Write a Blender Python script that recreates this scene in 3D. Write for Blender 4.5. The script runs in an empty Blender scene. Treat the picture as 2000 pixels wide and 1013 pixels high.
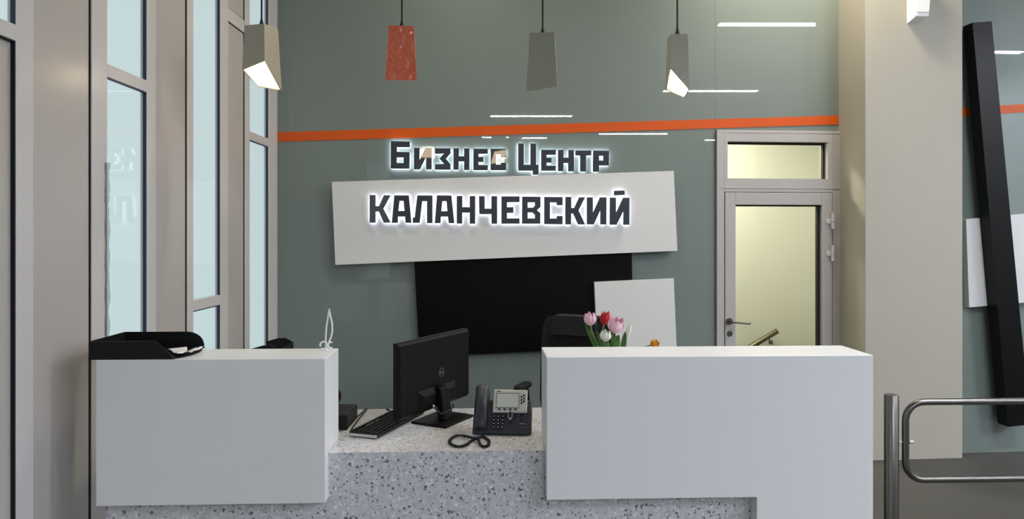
import bpy, bmesh, math, random
from mathutils import Vector, Matrix
from mathutils.geometry import tessellate_polygon
random.seed(7)
S = bpy.context.scene
COL = S.collection
PI = math.pi

# ------------------------------------------------------------------ camera
F = 1400.0; CX = 1000.0; HY = 460.0; EYE = 1.6
TH = math.radians(2.13)                      # camera turned a little to the right of the desk's normal
cam = bpy.data.cameras.new('camera'); camo = bpy.data.objects.new('camera', cam); COL.objects.link(camo)
camo.location = (0, 0, EYE); camo.rotation_euler = (PI/2, 0, -TH)
cam.sensor_width = 36; cam.lens = 36*F/2000
cam.shift_y = -(506.5-HY)/2000; cam.clip_start = .05
S.camera = camo
# ------------------------------------------------------------------ world, exposure
w = bpy.data.worlds.new('overcast_sky'); S.world = w; w.use_nodes = True
bg = w.node_tree.nodes['Background']; bg.inputs[0].default_value = (.86, .975, 1.0, 1); bg.inputs[1].default_value = .80
S.view_settings.view_transform = 'Standard'; S.view_settings.look = 'None'
S.view_settings.gamma = 1; S.view_settings.use_curve_mapping = False
S.view_settings.exposure = 0.0
LAMP = 232.0          # radiance of the linear ceiling lamps
HALO = 6.0           # radiance of the strips behind the letters
PEND = 12.0          # radiance inside the pendants
STAIR = 66.0
CEIL = 4.2

# ------------------------------------------------------------------ helpers: space
def camw(X, Z):                               # (right, depth) along the camera's axes -> world xy
    return Vector((X*math.cos(TH)+Z*math.sin(TH), -X*math.sin(TH)+Z*math.cos(TH)))
def ray(px, py):
    d = camw((px-CX)/F, 1.0); return Vector((d.x, d.y, (HY-py)/F))
def onz(px, py, z):                           # point at height z
    r = ray(px, py); return Vector((0, 0, EYE)) + r*((z-EYE)/r.z)
def ony(px, py, Y):                           # point on a plane facing the desk's front
    r = ray(px, py); return Vector((0, 0, EYE)) + r*(Y/r.y)
def atd(px, py, Z):                           # point at camera depth Z
    return Vector((0, 0, EYE)) + ray(px, py)*Z
BETA = math.atan(.08) - TH                    # back wall's turn in the world
WO = camw(0, 5.25); UD = Vector((math.cos(BETA), math.sin(BETA))); ND = Vector((math.sin(BETA), -math.cos(BETA)))
def W(px, py, d=0.0):                         # pixel -> back-wall local (u, z) on the plane d in front of the wall
    r = ray(px, py); o = WO + ND*d
    t = (o.dot(ND))/(Vector((r.x, r.y)).dot(ND))
    p = Vector((r.x, r.y))*t
    return ((p-WO).dot(UD), EYE+r.z*t)
def wall_world(u, z, d=0):
    p = WO + UD*u + ND*d; return Vector((p.x, p.y, z))

# ------------------------------------------------------------------ helpers: materials
def lin(c):
    return tuple(((v/255)/12.92 if v/255 <= .04045 else ((v/255+.055)/1.055)**2.4) for v in c)
def mat(name, c, rough=.5, metal=0, coat=0, coat_r=.03, var=.06, vscale=3., bump=0, bscale=60., spec=.5, emit=0, trans=0, ior=1.45, stretch=None):
    m = bpy.data.materials.new(name); m.use_nodes = True
    nt = m.node_tree; N = nt.nodes; L = nt.links; b = N['Principled BSDF']
    col = lin(c)
    b.inputs['Roughness'].default_value = rough; b.inputs['Metallic'].default_value = metal
    b.inputs['Coat Weight'].default_value = coat; b.inputs['Coat Roughness'].default_value = coat_r
    b.inputs['Specular IOR Level'].default_value = spec; b.inputs['IOR'].default_value = ior
    b.inputs['Transmission Weight'].default_value = trans
    tc = N.new('ShaderNodeTexCoord'); mp = N.new('ShaderNodeMapping'); L.new(tc.outputs['Object'], mp.inputs[0])
    if stretch: mp.inputs['Scale'].default_value = stretch
    n = N.new('ShaderNodeTexNoise'); n.inputs['Scale'].default_value = vscale; n.inputs['Detail'].default_value = 4
    L.new(mp.outputs[0], n.inputs['Vector'])
    r = N.new('ShaderNodeMix'); r.data_type = 'RGBA'
    r.inputs[6].default_value = (*[max(0, v*(1-var)) for v in col], 1); r.inputs[7].default_value = (*[min(1, v*(1+var)) for v in col], 1)
    L.new(n.outputs['Fac'], r.inputs[0]); L.new(r.outputs[2], b.inputs['Base Color'])
    if emit:
        b.inputs['Emission Color'].default_value = (*col, 1); b.inputs['Emission Strength'].default_value = emit
    if bump:
        n2 = N.new('ShaderNodeTexNoise'); n2.inputs['Scale'].default_value = bscale; n2.inputs['Detail'].default_value = 3
        L.new(mp.outputs[0], n2.inputs['Vector'])
        bp = N.new('ShaderNodeBump'); bp.inputs['Strength'].default_value = bump; bp.inputs['Distance'].default_value = .015 if bump >= 1 else .01
        L.new(n2.outputs['Fac'], bp.inputs['Height']); L.new(bp.outputs[0], b.inputs['Normal'])
        if coat: L.new(bp.outputs[0], b.inputs['Coat Normal'])
    return m
def emat(name, c, s):
    m = bpy.data.materials.new(name); m.use_nodes = True; nt = m.node_tree
    nt.nodes.remove(nt.nodes['Principled BSDF'])
    e = nt.nodes.new('ShaderNodeEmission'); e.inputs[0].default_value = (*lin(c), 1); e.inputs[1].default_value = s
    nt.links.new(e.outputs[0], nt.nodes['Material Output'].inputs[0]); return m
def glassmat(name, tint=(1, 1, 1), refl=1.0):
    m = bpy.data.materials.new(name); m.use_nodes = True; nt = m.node_tree; N = nt.nodes; L = nt.links
    N.remove(N['Principled BSDF'])
    t = N.new('ShaderNodeBsdfTransparent'); t.inputs[0].default_value = (*tint, 1)
    g = N.new('ShaderNodeBsdfGlossy'); g.inputs['Roughness'].default_value = .01; g.inputs[0].default_value = (refl, refl, refl, 1)
    # Schlick reflectance, the same from both sides of the sheet
    lw = N.new('ShaderNodeLayerWeight'); lw.inputs[0].default_value = .5
    p5 = N.new('ShaderNodeMath'); p5.operation = 'POWER'; p5.inputs[1].default_value = 5; L.new(lw.outputs['Facing'], p5.inputs[0])
    f = N.new('ShaderNodeMath'); f.operation = 'MULTIPLY_ADD'; f.inputs[1].default_value = .35; f.inputs[2].default_value = .022; L.new(p5.outputs[0], f.inputs[0])
    mx = N.new('ShaderNodeMixShader'); L.new(f.outputs[0], mx.inputs[0]); L.new(t.outputs[0], mx.inputs[1]); L.new(g.outputs[0], mx.inputs[2])
    L.new(mx.outputs[0], N['Material Output'].inputs[0]); return m
def stonemat():
    m = bpy.data.materials.new('speckled_quartz'); m.use_nodes = True; nt = m.node_tree; N = nt.nodes; L = nt.links; b = N['Principled BSDF']
    b.inputs['Roughness'].default_value = .28; b.inputs['Coat Weight'].default_value = .25; b.inputs['Coat Roughness'].default_value = .12
    tc = N.new('ShaderNodeTexCoord')
    wn = N.new('ShaderNodeTexNoise'); wn.inputs['Scale'].default_value = 120; L.new(tc.outputs['Object'], wn.inputs['Vector'])
    wv = N.new('ShaderNodeVectorMath'); wv.operation = 'SCALE'; wv.inputs['Scale'].default_value = .014; L.new(wn.outputs['Color'], wv.inputs[0])
    ad = N.new('ShaderNodeVectorMath'); ad.operation = 'ADD'; L.new(tc.outputs['Object'], ad.inputs[0]); L.new(wv.outputs[0], ad.inputs[1])
    base = N.new('ShaderNodeTexNoise'); base.inputs['Scale'].default_value = 45; base.inputs['Detail'].default_value = 6; base.inputs['Roughness'].default_value = .7
    L.new(tc.outputs['Object'], base.inputs['Vector'])
    cr = N.new('ShaderNodeValToRGB'); e = cr.color_ramp.elements
    e[0].position = .33; e[0].color = (*lin((190, 188, 191)), 1); e[1].position = .68; e[1].color = (*lin((222, 221, 225)), 1)
    L.new(base.outputs['Fac'], cr.inputs[0]); cur = cr.outputs[0]
    # chips: (cell scale, radius, share of the cells, colour)
    for i, (sc, rad, share, c) in enumerate([(150, .36, .30, (212, 212, 216)), (120, .34, .22, (120, 120, 130)), (70, .30, .20, (196, 198, 204)),
                                      (85, .32, .22, (78, 80, 92)), (50, .26, .16, (64, 66, 80)), (38, .30, .16, (232, 232, 234)), (30, .22, .14, (92, 96, 110)), (64, .34, .22, (236, 236, 238)), (24, .16, .10, (76, 80, 94)), (28, .26, .10, (220, 220, 222)),
                                      (60, .20, .10, (168, 158, 150))]):
        of = N.new('ShaderNodeVectorMath'); of.operation = 'ADD'; of.inputs[1].default_value = (i*3.7, i*1.9, i*2.3); L.new(ad.outputs[0], of.inputs[0])
        v = N.new('ShaderNodeTexVoronoi'); v.inputs['Scale'].default_value = sc; L.new(of.outputs[0], v.inputs['Vector'])
        a = N.new('ShaderNodeMath'); a.operation = 'LESS_THAN'; a.inputs[1].default_value = rad; L.new(v.outputs['Distance'], a.inputs[0])
        sp = N.new('ShaderNodeSeparateColor'); L.new(v.outputs['Color'], sp.inputs[0])
        s2 = N.new('ShaderNodeMath'); s2.operation = 'LESS_THAN'; s2.inputs[1].default_value = share; L.new(sp.outputs[0], s2.inputs[0])
        mu = N.new('ShaderNodeMath'); mu.operation = 'MULTIPLY'; L.new(a.outputs[0], mu.inputs[0]); L.new(s2.outputs[0], mu.inputs[1])
        m8 = N.new('ShaderNodeMath'); m8.operation = 'MULTIPLY'; m8.inputs[1].default_value = .85; L.new(mu.outputs[0], m8.inputs[0])
        mx = N.new('ShaderNodeMix'); mx.data_type = 'RGBA'; L.new(m8.outputs[0], mx.inputs[0]); L.new(cur, mx.inputs[6]); mx.inputs[7].default_value = (*lin(c), 1)
        cur = mx.outputs[2]
    L.new(cur, b.inputs['Base Color']); return m

M = dict(
    floor=mat('floor_stone', (66, 64, 61), .5, spec=.35, var=.12, vscale=1.3),
    ceiling=mat('ceiling_paint', (150, 153, 156), .8),
    plaster=mat('beige_plaster', (166, 161, 149), .62, var=.03, vscale=2, bump=.04, bscale=35),
    hallwall=mat('hall_wall_paint', (168, 172, 174), .7),
    clad=mat('grey_cladding', (176, 170, 166), .42, coat=.35, coat_r=.22, var=.03, vscale=1.5),
    frame=mat('light_grey_frame', (196, 193, 192), .40, coat=.2, coat_r=.15, var=.02),
    doorframe=mat('door_frame_grey', (170, 166, 164), .42, coat=.2, coat_r=.15, var=.02),
    gasket=mat('black_gasket', (14, 15, 20), .7),
    bluegasket=mat('dark_blue_gasket', (28, 34, 66), .5),
    wallglass=mat('backpainted_glass', (111, 121, 117), .45, coat=1, coat_r=.012, var=.04, vscale=.8),
    orange=mat('orange_paint', (202, 82, 10), .5, spec=.3, coat=.3, coat_r=.02, var=.03),
    white=mat('white_solid_surface', (230, 230, 231), .38, coat=.15, coat_r=.2, var=.01),
    board=mat('white_lacquered_board', (212, 211, 210), .45, var=.01),
    black=mat('black_gloss_board', (3, 3, 4), .5, spec=.12, coat=.06, coat_r=.25, var=.1),
    beam=mat('black_lacquer', (6, 5, 5), .35, spec=.2, coat=.08, coat_r=.25, var=.15, vscale=40, stretch=(1, 1, .05)),
    letter=mat('dark_navy_face', (40, 46, 58), .4, coat=1, coat_r=.03, var=.03),
    letter_side=mat('letter_return', (22, 25, 32), .5),
    halo=emat('halo_light', (236, 240, 255), HALO), halo_top=emat('halo_light_upper', (232, 242, 255), HALO*2.1),
    lamp=emat('lamp_diffuser', (242, 247, 255), LAMP),
    warmlamp=emat('warm_lamp_diffuser', (255, 242, 214), LAMP),
    lamphouse=mat('white_lamp_housing', (215, 215, 213), .5),
    pglow=emat('pendant_inner_light', (255, 232, 190), PEND),
    pcream=mat('cream_clay_shade', (156, 148, 130), .45, coat=.4, coat_r=.15, bump=.25, bscale=30),
    pgrey=mat('grey_clay_shade', (142, 141, 124), .45, coat=.4, coat_r=.15, bump=.25, bscale=30),
    porange=mat('orange_glazed_shade', (208, 98, 62), .28, coat=1, coat_r=.1, var=.1, vscale=20, bump=1.0, bscale=34),
    cord=mat('black_cord', (16, 16, 18), .6),
    stone=stonemat(),
    plastic=mat('black_plastic', (13, 13, 14), .45, spec=.35, var=.05),
    plastic2=mat('dark_grey_plastic', (48, 50, 58), .42, var=.05),
    monitor=mat('monitor_shell', (7, 7, 8), .5, spec=.22, coat=.05, coat_r=.3),
    screen=mat('dark_screen', (6, 7, 9), .1),
    logo=mat('grey_logo', (132, 134, 138), .3, metal=.6),
    silver=mat('silver_plastic', (186, 188, 184), .35, metal=.25),
    lcd=mat('phone_lcd', (176, 180, 172), .2, coat=.5),
    keywhite=mat('pale_print', (190, 192, 196), .5),
    paper=mat('white_paper', (232, 230, 228), .7, bump=.1, bscale=8),
    wplastic=mat('white_plastic', (236, 236, 236), .35),
    steel=mat('brushed_steel', (118, 115, 111), .30, metal=1, var=.08, vscale=60, stretch=(1, 1, .05)),
    leather=mat('black_leather', (34, 35, 37), .65, spec=.3, bump=.25, bscale=120),
    leather2=mat('brown_black_leather', (22, 18, 17), .65, spec=.3, bump=.25, bscale=120),
    stair=mat('stairwell_paint', (212, 212, 204), .7, var=.02),
    rail=mat('brass_toned_rail', (104, 98, 78), .3, metal=.7),
    pink=mat('pink_petal', (232, 186, 202), .5, var=.12, vscale=30),
    red=mat('red_petal', (184, 26, 34), .45, var=.2, vscale=30),
    whitep=mat('white_petal', (226, 228, 214), .5, var=.06, vscale=30),
    yellow=mat('yellow_orange_petal', (212, 142, 24), .45, var=.35, vscale=60),
    leaf=mat('tulip_leaf', (66, 104, 48), .45, var=.25, vscale=20, stretch=(1, 1, .2)),
    stem=mat('tulip_stem', (112, 140, 80), .5),
    glass=glassmat('clear_glass', (.93, .97, .97)),
    doorglass=glassmat('door_glass', (.95, .97, .93)),
    film=glassmat('clinging_film', (.78, .78, .76), .8),
    vase=glassmat('vase_glass', (.9, .95, .93)),
)

# ------------------------------------------------------------------ helpers: meshes and objects
class MB:
    def __init__(s): s.v = []; s.f = []; s.mi = []; s.mats = []
    def add(s, vs, fs, m=0):
        o = len(s.v); s.v += [tuple(v) for v in vs]; s.f += [tuple(i+o for i in f) for f in fs]; s.mi += [m]*len(fs); return s
    def box(s, a, b, m=0):
        x0, y0, z0 = a; x1, y1, z1 = b
        return s.add([(x0, y0, z0), (x1, y0, z0), (x1, y1, z0), (x0, y1, z0), (x0, y0, z1), (x1, y0, z1), (x1, y1, z1), (x0, y1, z1)],
                     [(0, 3, 2, 1), (4, 5, 6, 7), (0, 1, 5, 4), (1, 2, 6, 5), (2, 3, 7, 6), (3, 0, 4, 7)], m)
    def hexa(s, lo, hi, m=0):                 # two rings of n points
        n = len(lo)
        return s.add(list(lo)+list(hi), [tuple(range(n-1, -1, -1)), tuple(range(n, 2*n))] + [(i, (i+1) % n, (i+1) % n+n, i+n) for i in range(n)], m)
    def poly(s, rings, y0, y1, m=0, mback=None, mside=None):   # rings in (x,z), extruded along y from y0 (front) to y1 (back)
        pts = [p for r in rings for p in r]; n = len(pts)
        tri = tessellate_polygon([[Vector((p[0], p[1], 0)) for p in r] for r in rings])
        def up(t):
            a, b, c = [pts[i] for i in t]; return (b[0]-a[0])*(c[1]-a[1])-(b[1]-a[1])*(c[0]-a[0])
        tri = [t if up(t) > 0 else t[::-1] for t in tri]
        s.add([(p[0], y0, p[1]) for p in pts], tri, m)
        s.add([(p[0], y1, p[1]) for p in pts], [t[::-1] for t in tri], m if mback is None else mback)
        for k, r in enumerate(rings):
            a = sum(r[i][0]*r[(i+1) % len(r)][1]-r[(i+1) % len(r)][0]*r[i][1] for i in range(len(r)))
            q = r if (a > 0) == (k == 0) else r[::-1]; c = len(q)
            s.add([(p[0], y0, p[1]) for p in q]+[(p[0], y1, p[1]) for p in q], [(i, i+c, (i+1) % c+c, (i+1) % c) for i in range(c)], m if mside is None else mside)
        return s
    def tube(s, path, r, seg=10, closed=False, m=0, cap=True):
        P = [Vector(p) for p in path]; n = len(P); rs = r if isinstance(r, (list, tuple)) else [r]*n
        T = []
        for i in range(n):
            a = P[(i-1) % n] if (closed or i > 0) else P[i]; b = P[(i+1) % n] if (closed or i < n-1) else P[i]
            T.append((b-a).normalized())
        up = Vector((0, 0, 1)) if abs(T[0].z) < .9 else Vector((1, 0, 0))
        u = (up - T[0]*up.dot(T[0])).normalized(); vs = []
        for i in range(n):
            u = (u - T[i]*u.dot(T[i])).normalized(); v = T[i].cross(u)
            for k in range(seg):
                a = 2*PI*k/seg; vs.append(P[i]+(u*math.cos(a)+v*math.sin(a))*rs[i])
        fs = []
        for i in range(n if closed else n-1):
            j = (i+1) % n
            for k in range(seg): fs.append((i*seg+k, i*seg+(k+1) % seg, j*seg+(k+1) % seg, j*seg+k))
        if cap and not closed: fs += [tuple(range(seg-1, -1, -1)), tuple((n-1)*seg+k for k in range(seg))]
        return s.add(vs, fs, m)
    def lathe(s, prof, seg=20, c=(0, 0, 0), m=0):
        vs = []; n = len(prof)
        for r, z in prof:
            for k in range(seg):
                a = 2*PI*k/seg; vs.append((c[0]+r*math.cos(a), c[1]+r*math.sin(a), c[2]+z))
        fs = [(i*seg+k, i*seg+(k+1) % seg, (i+1)*seg+(k+1) % seg, (i+1)*seg+k) for i in range(n-1) for k in range(seg)]
        fs += [tuple(range(seg-1, -1, -1)), tuple((n-1)*seg+k for k in range(seg))]
        return s.add(vs, fs, m)
    def build(s, name, m, parent=None, bevel=0, smooth=False, seg=2):
        me = bpy.data.meshes.new(name); me.from_pydata(s.v, [], s.f)
        for k in (m if isinstance(m, list) else [m]): me.materials.append(k)
        me.polygons.foreach_set('material_index', s.mi); me.update()
        if smooth:
            me.polygons.foreach_set('use_smooth', [True]*len(s.f)); me.set_sharp_from_angle(angle=math.radians(40))
        o = bpy.data.objects.new(name, me); COL.objects.link(o)
        if parent: o.parent = parent
        if bevel:
            b = o.modifiers.new('bevel', 'BEVEL'); b.width = bevel; b.segments = seg; b.limit_method = 'ANGLE'
        return o
def box(a, b): return MB().box(a, b)
def tag(o, label=None, cat=None, group=None, kind=None):
    if label: o['label'] = label
    if cat: o['category'] = cat
    if group: o['group'] = group
    if kind: o['kind'] = kind
    return o
def empty(name, loc=(0, 0, 0), rz=0, **k):
    o = bpy.data.objects.new(name, None); COL.objects.link(o); o.location = loc; o.rotation_euler = (0, 0, rz); o.empty_display_size = .1
    return tag(o, **k)
def struct(name, loc=(0, 0, 0), rz=0): return empty(name, loc, rz, kind='structure')
def copy_tree(o, parent=None):
    c = o.copy(); COL.objects.link(c); c.parent = parent
    for ch in [x for x in bpy.data.objects if x.parent == o]: copy_tree(ch, c)
    return c
WL = (WO.x, WO.y, 0)                          # origin of back-wall space: local x = along the wall, local y = into the wall

# ================================================================== SETTING
fo_ = tag(box((-1.75, -16.3, -.1), (9, 9, 0)).build('floor', M['floor']), kind='structure'); fo_.rotation_euler.z = -TH
ce = tag(box((-1.70, -16.3, CEIL), (9, 9, CEIL+.15)).build('ceiling', M['ceiling']), kind='structure'); ce.rotation_euler.z = -TH
tag(box((8.5, -16.5, 0), (8.65, 8, CEIL)).build('wall_right', M['hallwall']), kind='structure')
tag(box((-1.7, -16.6, 0), (8.5, -16.45, CEIL)).build('wall_rear', M['hallwall']), kind='structure')

# ---- back wall (local frame of the wall)
uC = W(543, 460)[0]; uS = W(1397, 460)[0]; uP = W(1638, 460)[0]
uF0, zF1 = W(1398, 254); zDoorTop = zF1
wall = struct('wall_back', WL, BETA)
s_ = MB().box((uC-.02, .02, 0), (uF0, .16, CEIL)).box((uF0, .02, zDoorTop), (uP+.05, .16, CEIL))
s_.build('wall_core', M['hallwall'], wall)
for a, b, z0 in ((uC, uS-.0007, 0), (uS+.0007, uP, zDoorTop+.004)):
    box((a, 0, z0), (b, .018, CEIL)).build('glass_panel', M['wallglass'], wall)
# orange stripe on the wall
q = [W(543, 277), W(1637, 243), W(1637, 225.5), W(543, 258)]
t1 = MB().poly([q], -.004, .001).build('trim_1', M['orange']); t1.location = WL; t1.rotation_euler.z = BETA; tag(t1, kind='structure')

# ---- pillar (camera-depth numbers give its footprint, square to the back wall)
def cl(X, Z):
    p = camw(X, Z); return ((p-WO).dot(UD), -(p-WO).dot(ND))   # -> wall local (u, y into the wall)
pa = cl(.4929*5.094, 5.094); pb = cl(.6286*5.152, 5.152)
zR = 5.28; rr = cl(.6429*zR, zR)[1]           # right wall's local depth
pil = box((pa[0], pa[1], 0), (pb[0], .16, CEIL)).build('column', M['plaster'], bevel=.004)
pil.location = WL; pil.rotation_euler.z = BETA; tag(pil, kind='structure')
# ---- wall right of the pillar
def WR(px, py, d=0): return W(px, py, -rr+d)
wr = struct('wall_back_right', WL, BETA)
box((pb[0], rr+.02, 0), (pb[0]+4.2, rr+.16, CEIL)).build('wall_core', M['hallwall'], wr)
for k in range(3):
    box((pb[0]+k*1.4+.002, rr, 0), (pb[0]+k*1.4+1.398, rr+.018, CEIL)).build('glass_panel', M['wallglass'], wr, bevel=.0015)
a, b = WR(1878, 211), WR(2000, 203); c, d = WR(2000, 219), WR(1878, 226.5)
k = 2.3/(b[0]-a[0])
q = [d, (d[0]+(c[0]-d[0])*k, d[1]+(c[1]-d[1])*k), (a[0]+(b[0]-a[0])*k, a[1]+(b[1]-a[1])*k), a]
t2 = MB().poly([q], rr-.004, rr+.001).build('trim_2', M['orange']); t2.location = WL; t2.rotation_euler.z = BETA; tag(t2, kind='structure')

# ---- door with fanlight
dr = struct('door_1', WL, BETA)
def wb(x0, y0, x1, y1, d0, d1, name, m, par, bevel=.002, mb=None):
    u0, zt = W(x0, y0, d1); u1, zb = W(x1, y1, d1)
    o = (mb or MB()).box((u0, -d1, min(zt, zb)), (u1, -d0, max(zt, zb)))
    return o.build(name, m, par, bevel=bevel) if name else o
U0 = W(1398, 300)[0]; U1 = uP
def uz(px, py, d=.02): return W(px, py, d)
fl_z0 = uz(1500, 349)[1]; fl_z1 = uz(1500, 277)[1]; fl_u0 = uz(1421, 300)[0]; fl_u1 = uz(1616, 300)[0]
zlt = uz(1500, 376)[1]                       # top of the leaf
ul0 = uz(1415, 450)[0]; ul1 = uz(1625, 450)[0]
fr = MB().box((U0, -.025, 0), (ul0-.003, .1, zDoorTop)).box((ul1+.003, -.025, 0), (U1, .1, zDoorTop))
fr.box((ul0-.003, -.025, zlt+.004), (ul1+.003, .1, fl_z0-.0)).box((ul0-.003, -.025, fl_z1), (ul1+.003, .1, zDoorTop))
fr.box((ul0-.003, -.025, fl_z0), (fl_u0, .1, fl_z1)).box((fl_u1, -.025, fl_z0), (ul1+.003, .1, fl_z1))
fr.build('door_frame', M['doorframe'], dr, bevel=.002)
# thin bead lines on the frame
bd = MB().box((ul0-.02, -.027, uz(1500, 259)[1]-.002), (U1-.005, -.025, uz(1500, 259)[1]+.003)).box((ul0-.03, -.028, uz(1500, 368)[1]), (U1, -.025, uz(1500, 366)[1]))
bd.build('frame_bead', M['clad'], dr)
g = MB().box((fl_u0, .02, fl_z1-.014), (fl_u1, .05, fl_z1)).box((fl_u1-.014, .02, fl_z0), (fl_u1, .05, fl_z1)).box((fl_u0, .02, fl_z0), (fl_u1, .05, fl_z0+.005)).box((fl_u0, .02, fl_z0), (fl_u0+.003, .05, fl_z1))
g.build('gasket', M['gasket'], dr)
box((fl_u0, .030, fl_z0), (fl_u1, .038, fl_z1)).build('pane', M['doorglass'], dr)
lf = empty('door_leaf'); lf.parent = dr
gu0 = uz(1436, 500)[0]; gu1 = uz(1604, 500)[0]; gz1 = uz(1500, 400)[1]; gz0 = .25
lm = MB().box((ul0+.002, -.03, .01), (gu0, .04, zlt)).box((gu1, -.03, .01), (ul1-.002, .04, zlt)).box((gu0, -.03, .01), (gu1, .04, gz0)).box((gu0, -.03, gz1), (gu1, .04, zlt))
lm.build('sash', M['doorframe'], lf, bevel=.003)
MB().box((gu0, -.0, gz1-.010), (gu1, .03, gz1)).box((gu1-.021, -.0, gz0), (gu1, .03, gz1)).box((gu0, -.0, gz0), (gu0+.003, .03, gz1)).build('gasket', M['gasket'], lf)
box((gu0, .010, gz0), (gu1, .018, gz1)).build('pane', M['doorglass'], lf)
MB().box((ul0-.003, -.01, 0), (ul0+.002, .05, zlt+.004)).box((ul1-.002, -.01, 0), (ul1+.003, .05, zlt+.004)).box((ul0, -.01, zlt), (ul1, .05, zlt+.004)).build('shadow_gap', M['gasket'], dr)
# lever, rose, escutcheon
hu, hz = W(1425, 627, .04)
h = MB().tube([(hu, -.03, hz), (hu, -.042, hz)], .024, 20).tube([(hu, -.042, hz), (hu, -.075, hz), (hu+.012, -.085, hz-.001), (hu+.13, -.085, hz-.014), (hu+.143, -.075, hz-.012)], .008, 10)
h.tube([(hu+.02, .05, hz+.004), (hu+.085, .07, hz+.004)], .008, 8)
h.build('door_handle', M['steel'], dr, smooth=True)
cu, cz = W(1425, 651, .03)
MB().tube([(cu, -.03, cz), (cu, -.038, cz)], .021, 20).tube([(cu, -.038, cz+.004), (cu, -.044, cz+.004)], .009, 12).build('lock_cylinder', M['steel'], dr, smooth=True)
for py in (431, 494):
    u, z = W(1627, py, .05)
    MB().tube([(u, -.045, z-.06), (u, -.045, z-.012)], .013, 12).tube([(u, -.045, z-.008), (u, -.045, z+.06)], .013, 12).box((u-.045, -.04, z-.02), (u+.01, -.028, z+.02)).build('hinge', M['frame'], dr, smooth=True)
# ---- stairwell behind the door
sw = struct('wall_stairwell', WL, BETA)
a0, a1, dz = U0-.45, U1+.9, 1.9
MB().box((a0, dz, -.05), (a1, dz+.1, 3.0)).box((a0-.1, .1, -.05), (a0, dz, 3.0)).box((a1, .16, -.05), (a1+.1, dz, 3.0)).box((a0, .16, 3.0), (a1, dz+.1, 3.1)).box((U1+.0, .12, -.05), (a1, .16, 3.0)).box((a0, .161, 0), (U0, .165, 3)).build('stairwell_wall', M['stair'], sw)
tag(box((a0, .3, 0), (a0+.02, 1.2, .02)).build('stairwell_floor_edge', M['floor'], sw))
lp = empty('ceiling_light', wall_world(U0+.2, 2.97, -1.0), BETA, label='round ceiling light inside the stairwell behind the glazed door', cat='ceiling light')
MB().lathe([(.17, 0), (.17, .03)], 24).build('housing', M['lamphouse'], lp, smooth=True)
MB().lathe([(.15, -.012), (.16, -.001)], 24).build('diffuser', emat('stair_lamp', (255, 248, 228), STAIR*4), lp, smooth=True)
# handrail on the far stairwell wall
e1 = W(1518, 646, -1.82); e0 = W(1462, 680, -1.82)
hr = empty('handrail', WL, BETA, label='slanting tubular handrail on the stairwell wall seen through the door glass', cat='handrail')
dx, dzz = e1[0]-e0[0], e1[1]-e0[1]
MB().tube([(e1[0]-dx*9, 1.82, e1[1]-dzz*9), (e1[0], 1.82, e1[1])], .027, 16).build('rail', M['rail'], hr, smooth=True)
for kx in (.28, 4.5):
    bx, bz = e1[0]-dx*kx, e1[1]-dzz*kx
    MB().tube([(bx, 1.82, bz-.02), (bx+.005, 1.825, bz-.05), (bx+.03, 1.85, bz-.075), (bx+.05, 1.895, bz-.075)], .007, 8).tube([(bx+.05, 1.885, bz-.075), (bx+.05, 1.9, bz-.075)], .022, 14).build('bracket', M['rail'], hr, smooth=True)

# ---- glazed facade on the left: local x = 0 on its inner face, local y = depth along the camera's axis
LX = -1.67
lo = camw(LX, 0); LLOC = (lo.x, lo.y, 0)
def zd(px): return -LX*F/(CX-px)
wl = struct('wall_left', LLOC, -TH)
def panel(z0, z1, zb=0.0, zt=CEIL):
    box((-.06, z0, zb), (-.008, z1, zt)).build('cladding_panel', M['clad'], wl, bevel=.002)
wn = [0]
def window(z0, z1, g0, g1, transoms=(), opaque_below=None, film=False):
    """frame z0..z1, glazing g0..g1; every transom is (bottom, top)"""
    wn[0] += 1
    r = struct('window_%d' % wn[0], LLOC, -TH)
    m = MB().box((-.03, z0+.006, 0), (0, g0, CEIL)).box((-.03, g1, 0), (0, z1, CEIL)).box((-.03, g0, 0), (0, g1, .08))
    m.build('window_frame', M['frame'], r, bevel=.003)
    box((-.028, z0, 0), (-.004, z0+.006, CEIL)).build('gasket', M['gasket'], r)
    for (b, t) in transoms: box((-.03, g0, b), (0, g1, t)).build('transom', M['frame'], r, bevel=.002)
    cuts = [.08]+[v for bt in sorted(transoms) for v in bt]+[CEIL]
    for i in range(0, len(cuts), 2):
        b, t = cuts[i], cuts[i+1]
        op = opaque_below is not None and t <= opaque_below
        box((-.021, g0, b), (-.015, g1, t)).build('infill_panel' if op else 'pane', M['clad'] if op else M['glass'], r)
        MB().box((-.015, g1-.005, b), (-.001, g1, t)).box((-.015, g0, t-.005), (-.001, g1, t)).build('gasket', M['bluegasket'] if not op else M['gasket'], r)
    return r
TRA = (2.255, 2.31)
pt = .83
for k in range(1, 16):                        # bays beside and behind the camera
    zs = 2.02-pt*k
    window(zs, zs+.48, zs+.10, zs+.39, (TRA,)); panel(zs+.48, zs+pt)
window(2.01, zd(66), 2.12, zd(31), (TRA,), opaque_below=2.3)
panel(zd(66), zd(177.5))
window(zd(177.5), zd(305), zd(210), zd(286.5), (TRA,))
panel(zd(305), zd(365))
window(zd(365), zd(446), zd(378), zd(430), ((1.205, 1.262),))
# spandrel bay between the last two windows
panel(zd(446), zd(478), 0, 2.86); panel(zd(446), zd(478), 2.95)
box((-.055, zd(446), 2.866), (-.002, zd(478), 2.944)).build('cladding_rail', M['frame'], wl, bevel=.002)
box((-.054, zd(446)+.001, 2.855), (-.0085, zd(478), 2.955)).build('joint', M['gasket'], wl)
window(zd(478), 5.10, zd(488), zd(524), (TRA[0:1]+TRA[1:2] if 0 else (2.21, 2.265),))
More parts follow.
